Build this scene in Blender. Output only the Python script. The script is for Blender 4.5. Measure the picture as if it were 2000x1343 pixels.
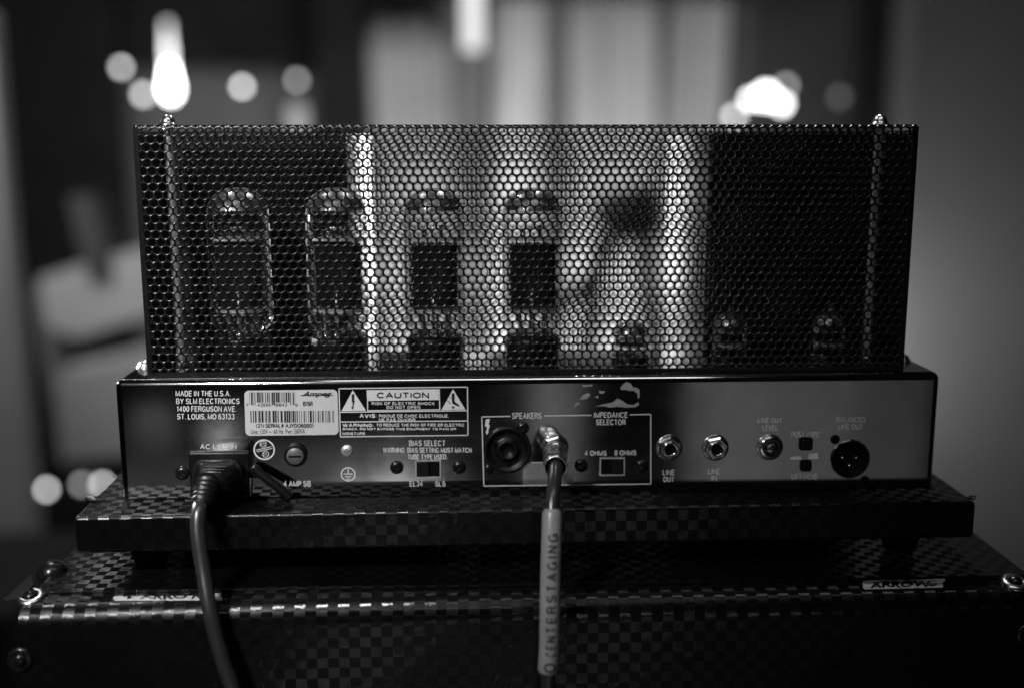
import bpy, bmesh, math, random
import numpy as np
from mathutils import Vector, Matrix
random.seed(7)
for o in list(bpy.data.objects): bpy.data.objects.remove(o)
SC = bpy.context.scene
COL = SC.collection

# ------------------------------------------------------------------ camera
F_PX, PITCH, YAW, ROLL = 2128.0, 0.18143, 0.03774, -0.00128
CAM = Vector((-0.03482, -0.60342, 0.19923))
fw = Vector((math.sin(YAW)*math.cos(PITCH), math.cos(YAW)*math.cos(PITCH), -math.sin(PITCH)))
rt0 = Vector((math.cos(YAW), -math.sin(YAW), 0)); up0 = rt0.cross(fw)
rt = rt0*math.cos(ROLL)+up0*math.sin(ROLL); up = -rt0*math.sin(ROLL)+up0*math.cos(ROLL)
cd = bpy.data.cameras.new('camera'); cam = bpy.data.objects.new('camera', cd); COL.objects.link(cam)
m = Matrix((rt, up, -fw)).transposed().to_4x4(); m.translation = CAM
cam.matrix_world = m
cd.sensor_width = 36; cd.lens = F_PX*36/2000; cd.clip_start = .02; cd.clip_end = 60
cd.dof.use_dof = True; cd.dof.aperture_fstop = 1.85; cd.dof.focus_distance = 0.606
cd.dof.aperture_blades = 0
SC.camera = cam
SC.render.resolution_x, SC.render.resolution_y = 1024, 687

# ------------------------------------------------------------------ world, exposure
w = bpy.data.worlds.new('World'); SC.world = w; w.use_nodes = True
w.node_tree.nodes['Background'].inputs[0].default_value = (1, 1, 1, 1)
w.node_tree.nodes['Background'].inputs[1].default_value = .0015
SC.view_settings.view_transform = 'Standard'; SC.view_settings.look = 'None'
SC.view_settings.exposure = 0; SC.view_settings.gamma = 1
SC.render.engine = 'CYCLES'
SC.cycles.use_denoising = True
try: SC.cycles.denoising_input_passes = 'RGB_ALBEDO_NORMAL'
except Exception: pass
SC.cycles.max_bounces = 10; SC.cycles.transparent_max_bounces = 24
SC.cycles.sample_clamp_indirect = 4
SC.cycles.caustics_reflective = False; SC.cycles.caustics_refractive = False

# ------------------------------------------------------------------ lamps
def area(name, loc, target, size, power, sy=None, spread=None):
    d = bpy.data.lights.new(name, 'AREA'); d.energy = power
    d.shape = 'RECTANGLE' if sy else 'DISK'; d.size = size
    if sy: d.size_y = sy
    if spread: d.spread = math.radians(spread)
    o = bpy.data.objects.new(name, d); COL.objects.link(o); o.location = loc
    o.rotation_euler = (Vector(target)-Vector(loc)).to_track_quat('-Z', 'Y').to_euler()
    return o
area('front_lamp', (-.46, -.62, .62), (-.23, 0, .05), .12, .85, None, 50)
area('ceiling_lamp', (.03, -.45, 1.1), (.03, 0, 0), .8, 1.6, .18)
area('overhead_lamp', (.22, .75, 1.25), (.1, .05, .1), .12, 6.5)
area('overhead_lamp', (-.55, .55, 1.15), (-.1, .05, .1), .10, 4.5)
area('wall_wash_lamp', (.20, 1.7, -.6), (.18, 2.7, -.35), .6, 25.0, .3, 130)
area('added_rim_light', (-.55, .25, .16), (-.15, .036, .13), .06, .9, None, 45)  # unseen lamp added for the bright left rims of the tube glass
area('side_wash_lamp', (.60, 1.25, -.22), (.88, 1.5, -.15), .2, 2.6)
area('added_strip_light', (.185, .262, .14), (-.08, .16, .14), .03, 1.5, None, 60)  # hidden lamp added to brighten the left transformer's side
area('added_strip_light', (-.185, .262, .14), (.13, .2, .14), .03, .6, None, 60)  # hidden lamp added to light the pale rod and right transformer side
area('left_wash_lamp', (-.9, 1.0, 1.0), (-1.0, 2.0, -.2), .4, 14.0)
# unseen lights added behind the camera, shaped as patches mirrored by panel and fabric
def added_mirror_light(name, x0, x1, z0, z1, rad, y=-1.5):
    a, b = x1-x0, z1-z0
    area(name, ((x0+x1)/2, y, (z0+z1)/2), ((x0+x1)/2, 0, (z0+z1)/2), a, rad*math.pi*a*b, b)
def refl(px, py, y=-1.5, y0=0.0):
    p = at(px, py, y0); d = (p-CAM); d = Vector((d.x, -d.y, d.z)); return p + d*((y-p.y)/d.y)

def pray(px, py):
    return fw + rt*((px-1000)/F_PX) - up*((py-671.5)/F_PX)
def at(px, py, y=0.0):
    """Point on the plane y=const under a photograph pixel (2000 x 1343)."""
    d = pray(px, py); return CAM + d*((y-CAM.y)/d.y)
def atz(px, py, z):
    d = pray(px, py); return CAM + d*((z-CAM.z)/d.z)

def rl(name, px0, py0, px1, py1, rad, y0=0.0):
    a, b = refl(px0, py0, -1.5, y0), refl(px1, py1, -1.5, y0)
    added_mirror_light(name, min(a.x, b.x), max(a.x, b.x), min(a.z, b.z), max(a.z, b.z), rad)
rl('added_band_light', 1034, 690, 1126, 1000, .15)  # unseen light added for a pale band in the steel
rl('added_glint_light', 690, 1015, 840, 1060, 16.0, -.024)  # unseen light added for fabric glints on the board front
rl('added_glint_light', 960, 1235, 1110, 1300, 6.0, -.056)  # likewise added, for glints on the cabinet front
rl('added_band_light', 1345, 690, 1500, 1010, .11)
rl('added_band_light', 1500, 700, 1650, 1010, .085)
rl('added_band_light', 1640, 690, 1800, 1010, .05)
rl('added_mirror_light', 520, 868, 850, 1010, .055)
rl('added_mirror_light', 150, 900, 520, 1010, .05)
rl('added_mirror_light', 262, 792, 338, 868, .12)
rl('added_mirror_light', 410, 826, 454, 868, .85)

# ------------------------------------------------------------------ materials
def nmat(name):
    m = bpy.data.materials.new(name); m.use_nodes = True
    return m, m.node_tree, m.node_tree.nodes['Principled BSDF']
def mat(name, c, rough=.5, metal=0., spec=.5, noise=0., nscale=60., bump=0., bscale=200., coat=0.):
    m, t, b = nmat(name); N = t.nodes; L = t.links
    b.inputs['Base Color'].default_value = (c, c, c, 1)
    b.inputs['Roughness'].default_value = rough; b.inputs['Metallic'].default_value = metal
    b.inputs['Specular IOR Level'].default_value = spec
    b.inputs['Coat Weight'].default_value = coat
    tc = N.new('ShaderNodeTexCoord')
    if noise:
        n = N.new('ShaderNodeTexNoise'); n.inputs['Scale'].default_value = nscale; n.inputs['Detail'].default_value = 5
        L.new(tc.outputs['Object'], n.inputs['Vector'])
        r = N.new('ShaderNodeMapRange'); r.inputs[3].default_value = c*(1-noise); r.inputs[4].default_value = c*(1+noise)
        r.inputs[1].default_value = .3; r.inputs[2].default_value = .7
        L.new(n.outputs[0], r.inputs[0]); L.new(r.outputs[0], b.inputs['Base Color'])
        r2 = N.new('ShaderNodeMapRange'); r2.inputs[3].default_value = rough*(1-noise*.5); r2.inputs[4].default_value = min(1, rough*(1+noise*.5))
        L.new(n.outputs[0], r2.inputs[0]); L.new(r2.outputs[0], b.inputs['Roughness'])
    if bump:
        n = N.new('ShaderNodeTexNoise'); n.inputs['Scale'].default_value = bscale; n.inputs['Detail'].default_value = 3
        L.new(tc.outputs['Object'], n.inputs['Vector'])
        bp = N.new('ShaderNodeBump'); bp.inputs['Strength'].default_value = bump; bp.inputs['Distance'].default_value = .0004
        L.new(n.outputs[0], bp.inputs['Height']); L.new(bp.outputs[0], b.inputs['Normal'])
    return m
def emit(name, c, s):
    m, t, b = nmat(name)
    b.inputs['Base Color'].default_value = (.02, .02, .02, 1)
    b.inputs['Emission Color'].default_value = (c, c, c, 1); b.inputs['Emission Strength'].default_value = s
    return m
def chrome_mat():
    m, t, b = nmat('satin_steel'); N = t.nodes; L = t.links
    b.inputs['Metallic'].default_value = 1
    tc = N.new('ShaderNodeTexCoord')
    mp = N.new('ShaderNodeMapping'); mp.inputs['Scale'].default_value = (6, 6, 900)
    n = N.new('ShaderNodeTexNoise'); n.inputs['Scale'].default_value = 1; n.inputs['Detail'].default_value = 4
    L.new(tc.outputs['Object'], mp.inputs[0]); L.new(mp.outputs[0], n.inputs['Vector'])
    n2 = N.new('ShaderNodeTexNoise'); n2.inputs['Scale'].default_value = 34; n2.inputs['Detail'].default_value = 6; n2.inputs['Roughness'].default_value = .6
    L.new(tc.outputs['Object'], n2.inputs['Vector'])
    r = N.new('ShaderNodeMapRange'); r.inputs[1].default_value = .35; r.inputs[2].default_value = .7; r.inputs[3].default_value = .06; r.inputs[4].default_value = .10
    L.new(n2.outputs[0], r.inputs[0])
    a = N.new('ShaderNodeMath'); a.operation = 'MULTIPLY_ADD'; a.inputs[1].default_value = .03
    L.new(n.outputs[0], a.inputs[0]); L.new(r.outputs[0], a.inputs[2]); L.new(a.outputs[0], b.inputs['Roughness'])
    c = N.new('ShaderNodeMapRange'); c.inputs[1].default_value = .3; c.inputs[2].default_value = .75; c.inputs[3].default_value = .62; c.inputs[4].default_value = .52
    L.new(n2.outputs[0], c.inputs[0]); L.new(c.outputs[0], b.inputs['Base Color'])
    return m
def fabric_mat(name, size, off=(0, 0, 0)):
    m, t, b = nmat(name); N = t.nodes; L = t.links
    tc = N.new('ShaderNodeTexCoord')
    nz = N.new('ShaderNodeTexNoise'); nz.inputs['Scale'].default_value = 40; L.new(tc.outputs['Object'], nz.inputs['Vector'])
    wob = N.new('ShaderNodeVectorMath'); wob.operation = 'MULTIPLY_ADD'; wob.inputs[1].default_value = (.0012,)*3
    mp = N.new('ShaderNodeMapping'); mp.inputs['Location'].default_value = off
    L.new(tc.outputs['Object'], mp.inputs[0]); L.new(nz.outputs['Color'], wob.inputs[0]); L.new(mp.outputs[0], wob.inputs[2])
    ck = N.new('ShaderNodeTexChecker'); ck.inputs['Scale'].default_value = 1/size
    L.new(wob.outputs[0], ck.inputs['Vector'])
    wv = N.new('ShaderNodeTexWave'); wv.bands_direction = 'DIAGONAL'; wv.inputs['Scale'].default_value = 400; wv.inputs['Distortion'].default_value = .6
    L.new(mp.outputs[0], wv.inputs['Vector'])
    n = N.new('ShaderNodeTexNoise'); n.inputs['Scale'].default_value = 26; n.inputs['Detail'].default_value = 6
    L.new(tc.outputs['Object'], n.inputs['Vector'])
    # colour: pale-ish squares against black ones, uneven wear
    cr = N.new('ShaderNodeMapRange'); cr.inputs[3].default_value = .0012; cr.inputs[4].default_value = .003
    L.new(ck.outputs['Fac'], cr.inputs[0])
    wr = N.new('ShaderNodeMapRange'); wr.inputs[1].default_value = .3; wr.inputs[2].default_value = .7; wr.inputs[3].default_value = .55; wr.inputs[4].default_value = 1.4
    L.new(n.outputs[0], wr.inputs[0])
    mu = N.new('ShaderNodeMath'); mu.operation = 'MULTIPLY'; L.new(cr.outputs[0], mu.inputs[0]); L.new(wr.outputs[0], mu.inputs[1])
    L.new(mu.outputs[0], b.inputs['Base Color'])
    rr = N.new('ShaderNodeMapRange'); rr.inputs[3].default_value = .38; rr.inputs[4].default_value = .13; L.new(ck.outputs['Fac'], rr.inputs[0])
    L.new(rr.outputs[0], b.inputs['Roughness'])
    sp = N.new('ShaderNodeMapRange'); sp.inputs[3].default_value = .22; sp.inputs[4].default_value = .6; L.new(ck.outputs['Fac'], sp.inputs[0])
    L.new(sp.outputs[0], b.inputs['Specular IOR Level'])
    h = N.new('ShaderNodeMath'); h.operation = 'MULTIPLY'; L.new(wv.outputs['Fac'], h.inputs[0]); L.new(ck.outputs['Fac'], h.inputs[1])
    h2 = N.new('ShaderNodeMath'); h2.operation = 'MULTIPLY_ADD'; h2.inputs[1].default_value = .35; L.new(ck.outputs['Fac'], h2.inputs[0]); L.new(h.outputs[0], h2.inputs[2])
    nf = N.new('ShaderNodeTexNoise'); nf.inputs['Scale'].default_value = 170; nf.inputs['Detail'].default_value = 3; L.new(tc.outputs['Object'], nf.inputs['Vector'])
    hf = N.new('ShaderNodeMath'); hf.operation = 'MULTIPLY_ADD'; hf.inputs[1].default_value = 1.6; L.new(nf.outputs[0], hf.inputs[0]); L.new(h2.outputs[0], hf.inputs[2])
    h3 = N.new('ShaderNodeMath'); h3.operation = 'MULTIPLY_ADD'; h3.inputs[1].default_value = 1.5; L.new(n.outputs[0], h3.inputs[0]); L.new(hf.outputs[0], h3.inputs[2])
    bp = N.new('ShaderNodeBump'); bp.inputs['Strength'].default_value = .32; bp.inputs['Distance'].default_value = .00035
    L.new(h3.outputs[0], bp.inputs['Height']); L.new(bp.outputs[0], b.inputs['Normal'])
    return m
def glass_mat():
    m = bpy.data.materials.new('tube_glass'); m.use_nodes = True; t = m.node_tree; N = t.nodes; L = t.links
    N.clear(); out = N.new('ShaderNodeOutputMaterial'); mx = N.new('ShaderNodeMixShader')
    tr = N.new('ShaderNodeBsdfTransparent'); tr.inputs[0].default_value = (.9, .9, .9, 1)
    gl = N.new('ShaderNodeBsdfGlossy'); gl.inputs['Roughness'].default_value = .09; gl.inputs[0].default_value = (.95, .95, .95, 1)
    fr = N.new('ShaderNodeFresnel'); fr.inputs['IOR'].default_value = 1.3
    mr = N.new('ShaderNodeMapRange'); mr.inputs[3].default_value = .09; mr.inputs[4].default_value = .6
    L.new(fr.outputs[0], mr.inputs[0]); L.new(mr.outputs[0], mx.inputs[0])
    L.new(tr.outputs[0], mx.inputs[1]); L.new(gl.outputs[0], mx.inputs[2])
    # rim brightness put into the shader: rough gloss mixed in edge-on
    lw = N.new('ShaderNodeLayerWeight'); lw.inputs['Blend'].default_value = .5
    rm = N.new('ShaderNodeMapRange'); rm.interpolation_type = 'SMOOTHSTEP'; rm.inputs[1].default_value = .72; rm.inputs[2].default_value = .98; rm.inputs[4].default_value = .75
    g2 = N.new('ShaderNodeBsdfGlossy'); g2.inputs['Roughness'].default_value = .5; m2 = N.new('ShaderNodeMixShader')
    L.new(lw.outputs['Facing'], rm.inputs[0]); L.new(rm.outputs[0], m2.inputs[0]); L.new(mx.outputs[0], m2.inputs[1]); L.new(g2.outputs[0], m2.inputs[2])
    L.new(m2.outputs[0], out.inputs[0])
    return m
M = dict(
    steel=chrome_mat(), chrome=mat('chrome', .72, .15, 1, noise=.15, nscale=400), nickel=mat('nickel', .6, .26, 1, noise=.2, nscale=500),
    mesh=mat('black_enamel', .006, .28, 0, .5, noise=.2, nscale=300), black=mat('black_plastic', .003, .4, 0, .28, noise=.3, nscale=300, bump=.1, bscale=900),
    screw=mat('blackened_screw', .03, .25, .8, .5, noise=.3, nscale=900), void=mat('recess_shade_black', .002, .7, 0, .1),  # last one: shade of slots and bores put in as near-black; also black parts
    rubber=mat('black_rubber', .004, .4, 0, .5, noise=.25, nscale=250, bump=.12, bscale=1200), foot=mat('foot_rubber', .005, .7, 0, .2),
    cable=mat('grey_cable', .02, .3, 0, .7, noise=.15, nscale=300, bump=.08, bscale=1500),
    print=mat('white_print', .62, .5, 0, .3, noise=.12, nscale=1500), ink=mat('black_ink', .01, .5, 0, .3), inkgrey=mat('faded_ink', .025, .5, 0, .3),
    label=mat('label_paper', .52, .42, 0, .4, noise=.05, nscale=250), clear=mat('tape_film', .32, .35, .2, .5, noise=.15, nscale=300),
    tape=mat('gaffer_tape', .5, .6, 0, .3, noise=.15, nscale=400, bump=.2, bscale=900), glass=glass_mat(),
    sleeve=mat('pale_sleeve', .24, .3, 0, .5, noise=.08, nscale=200, bump=.06, bscale=600),
    plate=mat('carbon_plate', .008, .65, 0, .3), getter=mat('getter_mirror', .5, .34, 1, noise=.5, nscale=120), mica=mat('mica', .75, .35, 0, .5), plug=mat('plug_metal', .9, .22, 1, noise=.15, nscale=500), zinc=mat('zinc_plate', .7, .4, .8, noise=.2, nscale=300), film=mat('film', .62, .22, .85, noise=.1, nscale=200),
    base=mat('tube_base', .006, .35, 0, .5), core=mat('transformer_paint', .004, .5, 0, .25, bump=.1), lit_pale=mat('lit_side_pale', .72, .4, 0, .5, noise=.06, nscale=60),  # last one: brightness of a lit side and streak put into the colour
    fabric=fabric_mat('check_fabric', .0058, (.001, .0007, .0013)), fabric2=fabric_mat('cabinet_check_fabric', .0058, (.0021, .0013, .0009)),
    wall=mat('wall_paint', .08, .8, noise=.1, nscale=3), floor=mat('floor_boards', .12, .5, noise=.3, nscale=5), dark=mat('dark_cloth', .01, .9, 0, .1, noise=.3, nscale=10),
    pale=mat('pale_cloth', .5, .85, noise=.1, nscale=6), mid=mat('mid_grey_cloth', .2, .85, noise=.1, nscale=6), panel=mat('pale_panel', .36, .8, noise=.12, nscale=4),
    panel2=mat('grey_panel', .22, .8, noise=.12, nscale=4), charcoal=mat('charcoal_leather', .07, .7, noise=.2, nscale=8), partition=mat('partition_paint', .1, .7, noise=.1, nscale=3), post=mat('painted_post', .24, .6, noise=.08, nscale=8))

# ------------------------------------------------------------------ object helpers
def link(name, me, parent=None, mt=None):
    o = bpy.data.objects.new(name, me); COL.objects.link(o)
    if mt is not None and not me.materials: me.materials.append(mt)
    if parent: o.parent = parent
    return o
def empty(name, label, cat, loc=(0, 0, 0), group=None):
    o = bpy.data.objects.new(name, None); COL.objects.link(o); o.empty_display_size = .01
    o['label'] = label; o['category'] = cat
    if group: o['group'] = group
    return o
def tag(o, label, cat, group=None):
    o['label'] = label; o['category'] = cat
    if group: o['group'] = group
    return o
class MB:
    def __init__(s): s.v = []; s.f = []; s.sm = []
    def add(s, vs, fs, smooth=False):
        n = len(s.v); s.v += [tuple(v) for v in vs]; s.f += [tuple(i+n for i in f) for f in fs]; s.sm += [smooth]*len(fs); return s
    def box(s, a, b):
        x0, y0, z0 = a; x1, y1, z1 = b
        return s.add([(x0,y0,z0),(x1,y0,z0),(x1,y1,z0),(x0,y1,z0),(x0,y0,z1),(x1,y0,z1),(x1,y1,z1),(x0,y1,z1)],
                     [(0,3,2,1),(4,5,6,7),(0,1,5,4),(1,2,6,5),(2,3,7,6),(3,0,4,7)])
    def lathe(s, prof, o=(0,0,0), axis=(0,0,1), n=28, smooth=True, rot=0., sq=(1, 1)):
        """profile of (radius, height along axis)"""
        o = Vector(o); ax = Vector(axis).normalized()
        h = Vector((1,0,0)) if abs(ax.x) < .9 else Vector((0,1,0))
        e1 = (h-ax*h.dot(ax)).normalized(); e2 = ax.cross(e1)
        vs = []
        for r, z in prof:
            for k in range(n):
                a = 2*math.pi*k/n+rot
                vs.append(o+ax*z+(e1*math.cos(a)*sq[0]+e2*math.sin(a)*sq[1])*max(r, 1e-6))
        fs = []
        for i in range(len(prof)-1):
            for k in range(n):
                k2 = (k+1) % n; fs.append((i*n+k, i*n+k2, (i+1)*n+k2, (i+1)*n+k))
        return s.add(vs, fs, smooth)
    def disc(s, c, r, y, n=32):   # flat disc facing -y
        vs = [(c[0]+r*math.cos(2*math.pi*k/n), y, c[1]+r*math.sin(2*math.pi*k/n)) for k in range(n)]
        return s.add(vs, [tuple(range(n))])
    def ring(s, c, r0, r1, y, n=36):
        vs = []
        for r in (r0, r1): vs += [(c[0]+r*math.cos(2*math.pi*k/n), y, c[1]+r*math.sin(2*math.pi*k/n)) for k in range(n)]
        return s.add(vs, [(k, (k+1) % n, n+(k+1) % n, n+k) for k in range(n)])
    def poly(s, pts, y): return s.add([(p[0], y, p[1]) for p in pts], [tuple(range(len(pts)))])
    def tube(s, path, rad, n=20, cap=True):
        P = [Vector(p) for p in path]; m = len(P)
        R = rad if isinstance(rad, (list, tuple)) else [rad]*m
        vs = []; prev = None
        for i, p in enumerate(P):
            t = (P[min(i+1, m-1)]-P[max(i-1, 0)]).normalized()
            if prev is None:
                h = Vector((1,0,0)) if abs(t.x) < .9 else Vector((0,1,0)); e1 = (h-t*h.dot(t)).normalized()
            else: e1 = (prev-t*prev.dot(t)).normalized()
            prev = e1; e2 = t.cross(e1)
            for k in range(n):
                a = 2*math.pi*k/n; vs.append(p+(e1*math.cos(a)+e2*math.sin(a))*R[i])
        fs = [(i*n+k, i*n+(k+1) % n, (i+1)*n+(k+1) % n, (i+1)*n+k) for i in range(m-1) for k in range(n)]
        s.add(vs, fs, True)
        if cap:
            s.add(vs[:n], [tuple(range(n-1, -1, -1))]); s.add(vs[-n:], [tuple(range(n))])
        return s
    def build(s, name, mt, parent=None):
        me = bpy.data.meshes.new(name); me.from_pydata(s.v, [], s.f)
        me.polygons.foreach_set('use_smooth', s.sm); me.update()
        return link(name, me, parent, mt)
def rbox(name, a, b, r, mt, parent=None, seg=3, only=None, taper=None):
    bm = bmesh.new(); bmesh.ops.create_cube(bm, size=1)
    for v in bm.verts: v.co = Vector([(a[i]+b[i])/2+v.co[i]*(b[i]-a[i]) for i in range(3)])
    es = bm.edges[:] if only is None else [e for e in bm.edges if only((e.verts[0].co+e.verts[1].co)/2)]
    bmesh.ops.bevel(bm, geom=es, offset=r, segments=seg, affect='EDGES', profile=.5)
    if taper: taper(bm)
    me = bpy.data.meshes.new(name); bm.to_mesh(me); bm.free()
    me.update(); me.polygons.foreach_set('use_smooth', [True]*len(me.polygons))
    me.set_sharp_from_angle(angle=math.radians(35))
    for p in me.polygons: p.use_smooth = max(abs(c) for c in p.normal) < .9995
    return link(name, me, parent, mt)
def curve_path(pts, n=10):
    P = [Vector(p) for p in pts]; P = [2*P[0]-P[1]]+P+[2*P[-1]-P[-2]]; out = []
    for i in range(1, len(P)-2):
        for k in range(n):
            t = k/n; a, b, c, d = P[i-1:i+3]
            out.append(.5*((2*b)+(c-a)*t+(2*a-5*b+4*c-d)*t*t+(3*b-a-3*c+d)*t**3))
    out.append(P[-2]); return out
def text_mesh(s, bold=0., shear=0.):
    c = bpy.data.curves.new('t', 'FONT'); c.body = s; c.size = 1; c.offset = bold; c.shear = shear; c.resolution_u = 4
    o = bpy.data.objects.new('t', c); COL.objects.link(o)
    bpy.context.view_layer.update()
    me = bpy.data.meshes.new_from_object(o.evaluated_get(bpy.context.evaluated_depsgraph_get()))
    bpy.data.objects.remove(o); bpy.data.curves.remove(c)
    co = np.empty(len(me.vertices)*3); me.vertices.foreach_get('co', co); co = co.reshape(-1, 3)
    co[:, :2] -= co[:, :2].min(0); co[:, :2] /= np.maximum(co[:, :2].max(0), 1e-6)
    return me, co
def text(s, box, parent, mt, y=-.00012, bold=.0, shear=0., name='lettering'):
    """flat lettering on the panel filling the pixel box (x0, top, x1, bottom)"""
    me, co = text_mesh(s, bold, shear)
    tl, br = at(box[0], box[1]), at(box[2], box[3])
    out = np.empty_like(co); out[:, 0] = tl.x+co[:, 0]*(br.x-tl.x); out[:, 2] = br.z+co[:, 1]*(tl.z-br.z); out[:, 1] = y
    me.vertices.foreach_set('co', out.ravel()); me.materials.clear(); me.update()
    return link(name, me, parent, mt)
# plain grotesque capitals drawn as strokes of constant width
def _arc(cx, cy, rx, ry, a0, a1, n=9):
    return [(cx+rx*math.cos(math.radians(a0+(a1-a0)*i/n)), cy+ry*math.sin(math.radians(a0+(a1-a0)*i/n))) for i in range(n+1)]
def _glyphs():
    g = {}
    w = .60
    g['A'] = (.66, [[(0, 0), (.33, 1), (.66, 0)], [(.12, .34), (.54, .34)]])
    g['B'] = (.58, [[(0, 0), (0, 1), (.3, 1)]+_arc(.3, .76, .24, .24, 90, -90)+[(0, .52)], [(.3, .52)]+_arc(.32, .26, .26, .26, 90, -90)+[(0, 0)]])
    g['C'] = (.66, [_arc(.34, .5, .34, .5, 38, 322, 16)])
    g['D'] = (.62, [[(0, 0), (0, 1), (.26, 1)]+_arc(.26, .5, .36, .5, 90, -90, 12)+[(0, 0)]])
    g['E'] = (.52, [[(.52, 1), (0, 1), (0, 0), (.52, 0)], [(0, .52), (.48, .52)]])
    g['F'] = (.50, [[(.5, 1), (0, 1), (0, 0)], [(0, .5), (.44, .5)]])
    g['G'] = (.68, [_arc(.34, .5, .34, .5, 42, 335, 16)+[(.67, .45), (.40, .45)], [(.67, .45), (.67, 0)]])
    g['H'] = (.58, [[(0, 0), (0, 1)], [(.58, 0), (.58, 1)], [(0, .52), (.58, .52)]])
    g['I'] = (.02, [[(0.01, 0), (0.01, 1)]])
    g['J'] = (.42, [[(.42, 1), (.42, .26)]+_arc(.21, .24, .21, .24, 0, -180)])
    g['K'] = (.58, [[(0, 0), (0, 1)], [(.56, 1), (.02, .38)], [(.2, .56), (.58, 0)]])
    g['L'] = (.46, [[(0, 1), (0, 0), (.46, 0)]])
    g['M'] = (.72, [[(0, 0), (0, 1), (.36, .04), (.72, 1), (.72, 0)]])
    g['N'] = (.58, [[(0, 0), (0, 1), (.58, 0), (.58, 1)]])
    g['O'] = (.70, [_arc(.35, .5, .35, .5, 0, 360, 20)])
    g['P'] = (.54, [[(0, 0), (0, 1), (.28, 1)]+_arc(.28, .73, .26, .27, 90, -90)+[(0, .46)]])
    g['Q'] = (.70, [_arc(.35, .5, .35, .5, 0, 360, 20), [(.42, .24), (.68, -.02)]])
    g['R'] = (.58, [[(0, 0), (0, 1), (.3, 1)]+_arc(.3, .75, .26, .25, 90, -90)+[(0, .5)], [(.3, .5), (.5, .4), (.56, 0)]])
    g['S'] = (.58, [_arc(.29, .75, .27, .25, 20, 250, 10)+[(.36, .46)]+_arc(.29, .25, .28, .25, 60, -165, 10)])
    g['T'] = (.58, [[(0, 1), (.58, 1)], [(.29, 1), (.29, 0)]])
    g['U'] = (.58, [[(0, 1), (0, .3)]+_arc(.29, .29, .29, .29, 180, 360, 10)+[(.58, 1)]])
    g['V'] = (.62, [[(0, 1), (.31, 0), (.62, 1)]])
    g['W'] = (.90, [[(0, 1), (.22, 0), (.45, .94), (.68, 0), (.9, 1)]])
    g['X'] = (.60, [[(0, 0), (.6, 1)], [(0, 1), (.6, 0)]])
    g['Y'] = (.62, [[(0, 1), (.31, .45), (.62, 1)], [(.31, .45), (.31, 0)]])
    g['Z'] = (.56, [[(0, 1), (.56, 1), (0, 0), (.56, 0)]])
    g['0'] = (.50, [_arc(.25, .5, .25, .5, 0, 360, 18)])
    g['1'] = (.30, [[(.02, .76), (.22, 1), (.22, 0)]])
    g['2'] = (.50, [_arc(.25, .73, .24, .27, 165, -25, 9)+[(.02, .0), (.5, 0)]])
    g['3'] = (.50, [_arc(.24, .75, .22, .25, 150, -85, 9), _arc(.24, .27, .25, .27, 85, -155, 9)])
    g['4'] = (.52, [[(.38, 0), (.38, 1), (0, .3), (.52, .3)]])
    g['5'] = (.50, [[(.46, 1), (.08, 1), (.04, .52)]+_arc(.24, .31, .25, .31, 115, -150, 10)])
    g['6'] = (.50, [_arc(.27, .68, .24, .32, 40, 170, 6)+_arc(.25, .31, .25, .31, 180, 540, 14)])
    g['7'] = (.48, [[(0, 1), (.48, 1), (.16, 0)]])
    g['9'] = (.50, [_arc(.25, .69, .25, .31, 0, 360, 14), _arc(.25, .32, .25, .32, 15, -140, 8)])
    g['8'] = (.50, [_arc(.25, .75, .21, .25, 0, 360, 14), _arc(.25, .27, .25, .27, 0, 360, 14)])
    g['.'] = (.06, [[(0.03, 0), (0.03, .06)]]); g[','] = (.06, [[(.05, .06), (.0, -.16)]]); g[':'] = (.06, [[(0.03, .06), (0.03, .12)], [(0.03, .58), (0.03, .64)]])
    g['/'] = (.34, [[(0, -.05), (.34, 1.05)]]); g["'"] = (.06, [[(.03, 1), (.03, .75)]]); g['#'] = (.56, [[(.14, 0), (.22, 1)], [(.34, 0), (.42, 1)], [(0, .33), (.54, .33)], [(.02, .67), (.56, .67)]])
    g['('] = (.2, [_arc(.3, .45, .3, .62, 130, 230, 8)]); g[')'] = (.2, [_arc(-.1, .45, .3, .62, 50, -50, 8)])
    return g
GL = _glyphs()
def stroke(mb, pts, wd, y, fn=None):
    n = len(pts); P = [Vector(p) for p in pts]
    L, Rr = [], []
    for i in range(n):
        a = (P[i]-P[i-1]).normalized() if i else (P[1]-P[0]).normalized()
        b = (P[i+1]-P[i]).normalized() if i < n-1 else a
        na, nb = Vector((-a.y, a.x)), Vector((-b.y, b.x)); m = na+nb
        m = na if m.length < .3 else m.normalized()/max(.45, m.normalized().dot(na))
        L.append(P[i]+m*wd/2); Rr.append(P[i]-m*wd/2)
    if fn: V = [fn(p.x, p.y) for p in L+Rr]
    else: V = [(v[0], y, v[1]) for v in (pc(p.x, p.y) for p in L+Rr)]
    mb.add(V, [(i, i+1, n+i+1, n+i) for i in range(n-1)])
def caps(s, box, parent, mt, wd=1.9, y=-.00012, gap=.24):
    x = 0; items = []
    for ch in s:
        if ch == ' ': x += .34; continue
        wg, st = GL[ch]; items.append((x, st)); x += wg+gap
    x -= gap; mb = MB(); x0, y0, x1, y1 = box
    h = y1-y0-wd; k = (x1-x0-wd)/x
    if ',' in s: h -= 2
    for xo, st in items:
        for line in st: stroke(mb, [(x0+wd/2+(xo+p[0])*k, y0+wd/2+h*(1-p[1])) for p in line], wd, y)
    return mb.build('lettering', mt, parent)
PXM = 3470.0   # photograph pixels per metre on the rear panel
def pc(px, py): p = at(px, py); return (p.x, p.z)
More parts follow.
